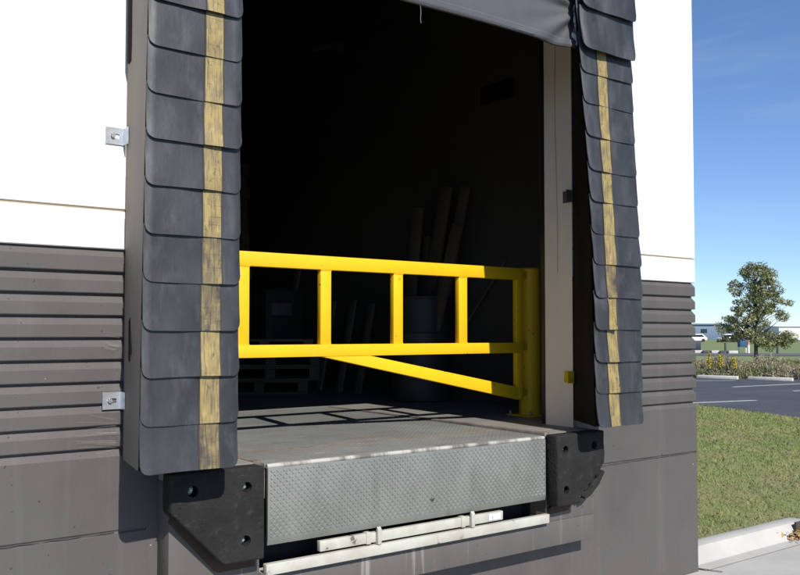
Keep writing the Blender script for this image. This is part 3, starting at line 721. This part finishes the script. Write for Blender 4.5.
tk.build('trunk', M['bark'], tree)
lv = MB(); vs = []; fs = []
for c, rd in clumps:
    for q in range(int(350*rd)+14):
        d = Vector(rng.normal(0,1,3)); d = d.normalized()*rd*rng.uniform(.25,1)**.6; d.z *= .75
        pt = c+d; l = rng.uniform(.034,.072); e = (Vector(rng.normal(0,1,3))+Vector((0,0,-.3))).normalized(); g = e.orthogonal().normalized()
        g = (Matrix.Rotation(rng.uniform(0,6.3),3,e) @ g)*l*.48; o = len(vs)
        vs += [tuple(pt-e*l), tuple(pt+g), tuple(pt+e*l), tuple(pt-g)]; fs.append((o,o+1,o+2,o+3))
lv.v = vs; lv.f = fs; lv.sm = [False]*len(fs); lv.build('crown', M['leafA'], tree)

# ------------------------------------------------------------------ far things
sheet_obj('service_road', [[(60.4,43.5),(77,24.0),(84,30),(68,50)]], -.05, M['far_asphalt'], 'grey service road crossing the field beyond the weeds', 'road')
for k, (x, y) in enumerate([(75.56,43.84),(75.66,38.71)]):
    m = MB(); m.lathe([(.10,0),(.10,.88),(.08,.95),(0,.97)], (x,y,-.08), 14)
    tag(m.build('bollard', M['bollard']), ['dark bollard left of the tree by the blue sign','dark bollard right of the tree trunk'][k], 'bollard', 'bollards along the service road')
RT = Matrix.Rotation(math.atan2(-.61,.792),4,'Z')
def at(x, y, z=0): return Matrix.Translation((x,y,z)) @ RT
sg = thing('notice_board', (76.83,42.86,-.08), 'blue notice board on two pale posts beside the tree', 'sign')
m = MB().box(-.45,.5,-.04,.04,.55,1.55,.01,T=at(76.83,42.86,-.08)); m.build('board', M['blue_sign'], sg)
for dx in (-.38,.32): m = MB().box(dx,dx+.1,.045,.12,0,1.5,T=at(76.83,42.86,-.08)); m.build('post', M['sign_post'], sg)
m = MB().tube((76.35,41.96,-.08),(76.35,41.96,1.95),.12,.11,n=12)
tag(m.build('marker_pole', M['red_white']), 'faded red and white marker pole beside the blue notice board', 'pole')
uc = thing('utility_cabinet', (73.3,45.5,-.08), 'navy utility cabinet peeking out behind the building corner', 'cabinet')
m = MB().box(-.9,.38,-.3,.3,0,1.15,.03,T=at(73.3,45.5,-.08)); m.build('body', M['navy'], uc)
m = MB().box(-.95,.43,-.35,.35,1.15,1.28,.02,T=at(73.3,45.5,-.08)); m.build('lid', M['bldg_white'], uc)
# low kerb stones along the far parking strip
for k in range(7):
    f = k/6; x = 71.3+f*1.6; y = 45.6-f*4.2
    m = MB().box(-.42,.42,-.15,.15,0,.26,.03,T=at(x,y,-.06))
    tag(m.build('kerb_stone', M['stop'] if k % 2 == 0 else M['bollard']), 'pale low stone in the row beyond the weeds left of the notice board' if k % 2 == 0 else 'dark low stone in the row beyond the weeds left of the notice board', 'stone', 'pale low stones beyond the weeds' if k % 2 == 0 else 'dark low stones beyond the weeds')
def shed(label, x, y, w, d, h, wall, rot, win=0, roof='bldg_blue'):
    b = thing('industrial_building', (x,y,-.08), label, 'building')
    T = at(x, y, -.08)
    m = MB().box(-w/2,w/2,0,d,0,h,.02,T=T); m.build('wall', M[wall], b)
    m = MB().prism([(-.4,h),(d+.4,h),(d/2,h+h*.12)], -w/2-.3, w/2+.3, 'x', T=T); m.build('roof', M[roof], b)
    for k in range(win):
        xx = -w/2+(k+.5)*w/win
        m = MB().box(xx-.9,xx+.9,-.06,.02,h*.45,h*.72,T=T); m.build('window', M['dark_glass'], b)
    return b
shed('long low blue grey industrial building far behind the building corner', 222,151,34,16,4.2,'bldg_blue',0,5)
shed('large white industrial building far right of the tree', 242,112,38,20,3.6,'bldg_white',0,0,'bldg_white')
def car(label, x, y, s=1.):
    c = thing('parked_car', (x,y,-.08), label, 'car', 'white cars parked far off'); T = at(x, y, -.08)
    m = MB(); m.prism([(-2.3,.35),(-2.3,.85),(-1.6,1.0),(-.9,1.62),(1.3,1.66),(2.1,1.0),(2.3,.9),(2.3,.35)], -.9, .9, 'y', .06, T=T); m.build('body', M['car_white'], c)
    m = MB(); m.prism([(-1.35,1.05),(-.82,1.5),(1.2,1.54),(1.7,1.05)], -.93, .93, 'y', T=T); m.build('window', M['dark_glass'], c)
    for dx in (-1.45,1.45):
        for dy in (-.85,.85):
            w = MB(); p0 = T @ Vector((dx,dy-.1,.34)); p1 = T @ Vector((dx,dy+.1,.34)); w.tube(p0,p1,.34,n=16); w.build('wheel', M['tyre'], c)
car('white car parked far off, nearest the building corner', 165,107.6)
car('white car parked far off, nearer the tree crown', 169,102.2)
def bush(label, x, y, w, h, n):
    vs = []; fs = []
    for i in range(n):
        a = rng.normal(0,1,3); a /= np.linalg.norm(a); rr_ = rng.uniform(.6,1)
        q = Vector((x,y,0))+lat*(a[0]*w/2*rr_)+dep*(a[1]*h*.6)+Vector((0,0,abs(a[2])*h*rr_*(.75+.35*math.sin(a[0]*7+x)))); l = rng.uniform(.12,.3); o = len(vs)
        e = Vector(rng.normal(0,1,3)).normalized()*l; g = Vector(rng.normal(0,1,3)).normalized()*l*.7
        vs += [tuple(q-e),tuple(q+g),tuple(q+e),tuple(q-g)]; fs.append((o,o+1,o+2,o+3))
    b = thing('bush', (x,y,-.08), label, 'bush', 'bushes along the far field edge')
    m = MB(); m.v = vs; m.f = fs; m.sm = [False]*len(fs); m.build('foliage', M['bush'], b)
    m = MB().tube((x,y,-.1),(x,y,h*.6),.12,.05,n=8); m.build('stem', M['bark'], b)
bush('low dark bush far off left of the tree trunk', 163.5,97.6,7,1.9,900)
bush('reddish dark bush far off behind the tree trunk', 166.6,94.8,8,2.1,900)
bush('dark bush far off right of the tree trunk', 170.4,91.4,7,1.7,900)

# ------------------------------------------------------------------ camera
cam = bpy.data.cameras.new('camera'); co = bpy.data.objects.new('camera', cam); COL.objects.link(co); S.camera = co
cam.sensor_width = 36; cam.lens = 890/800*36; cam.shift_y = 12.5/800; cam.clip_start = .05; cam.clip_end = 8000
pitch = math.atan(33/890); yaw = math.radians(90-52.4)
co.location = (0,-4.0,1.79); co.rotation_euler = (PI/2+pitch, 0, -yaw)

# ------------------------------------------------------------------ light
sd = Vector((.16,1,-.855)).normalized()
sun = bpy.data.lights.new('sun', 'SUN'); sun.energy = 5.0; sun.angle = math.radians(.53); sun.color = (1,.955,.89)
so = bpy.data.objects.new('sun', sun); COL.objects.link(so); so.rotation_euler = sd.to_track_quat('-Z','Y').to_euler(); so.location = (-6,-20,20)
el = math.asin(-sd.z); az = math.atan2(-sd.x, -sd.y)
w = bpy.data.worlds.new('World'); S.world = w; w.use_nodes = True; nt = w.node_tree
bg = nt.nodes['Background']; sky = nt.nodes.new('ShaderNodeTexSky'); sky.sky_type = 'NISHITA'; sky.sun_disc = False
sky.sun_elevation = el; sky.sun_rotation = az; sky.air_density = .8; sky.dust_density = 0.0; sky.ozone_density = 4.0; sky.altitude = 0
tc = nt.nodes.new('ShaderNodeTexCoord'); mp = nt.nodes.new('ShaderNodeMapping'); mp.inputs['Scale'].default_value = (1.2,1.2,9); mp.inputs['Rotation'].default_value = (.10,-.14,0)
ns = nt.nodes.new('ShaderNodeTexNoise'); ns.inputs['Scale'].default_value = 2.6; ns.inputs['Detail'].default_value = 8; ns.inputs['Distortion'].default_value = .8
rp = nt.nodes.new('ShaderNodeMapRange'); rp.inputs['From Min'].default_value = .5; rp.inputs['From Max'].default_value = .8; rp.inputs['To Max'].default_value = .12
mx = nt.nodes.new('ShaderNodeMix'); mx.data_type = 'RGBA'; mx.inputs[7].default_value = (6.5,7.2,8,1)
L = nt.links
L.new(tc.outputs['Generated'], mp.inputs['Vector']); L.new(mp.outputs['Vector'], ns.inputs['Vector']); L.new(ns.outputs['Fac'], rp.inputs['Value'])
L.new(rp.outputs['Result'], mx.inputs['Factor']); tint = nt.nodes.new('ShaderNodeMix'); tint.data_type = 'RGBA'; tint.blend_type = 'MULTIPLY'; tint.inputs['Factor'].default_value = 1; tint.inputs[7].default_value = (.94,1.02,1.15,1)
L.new(sky.outputs['Color'], tint.inputs[6]); L.new(tint.outputs[2], mx.inputs[6]); L.new(mx.outputs[2], bg.inputs['Color'])
bg.inputs['Strength'].default_value = .105
S.render.engine = 'CYCLES'
S.view_settings.view_transform = 'Standard'; S.view_settings.look = 'None'; S.view_settings.gamma = 1; S.view_settings.exposure = .25
S.view_settings.use_curve_mapping = False
S.cycles.max_bounces = 8; S.cycles.diffuse_bounces = 5
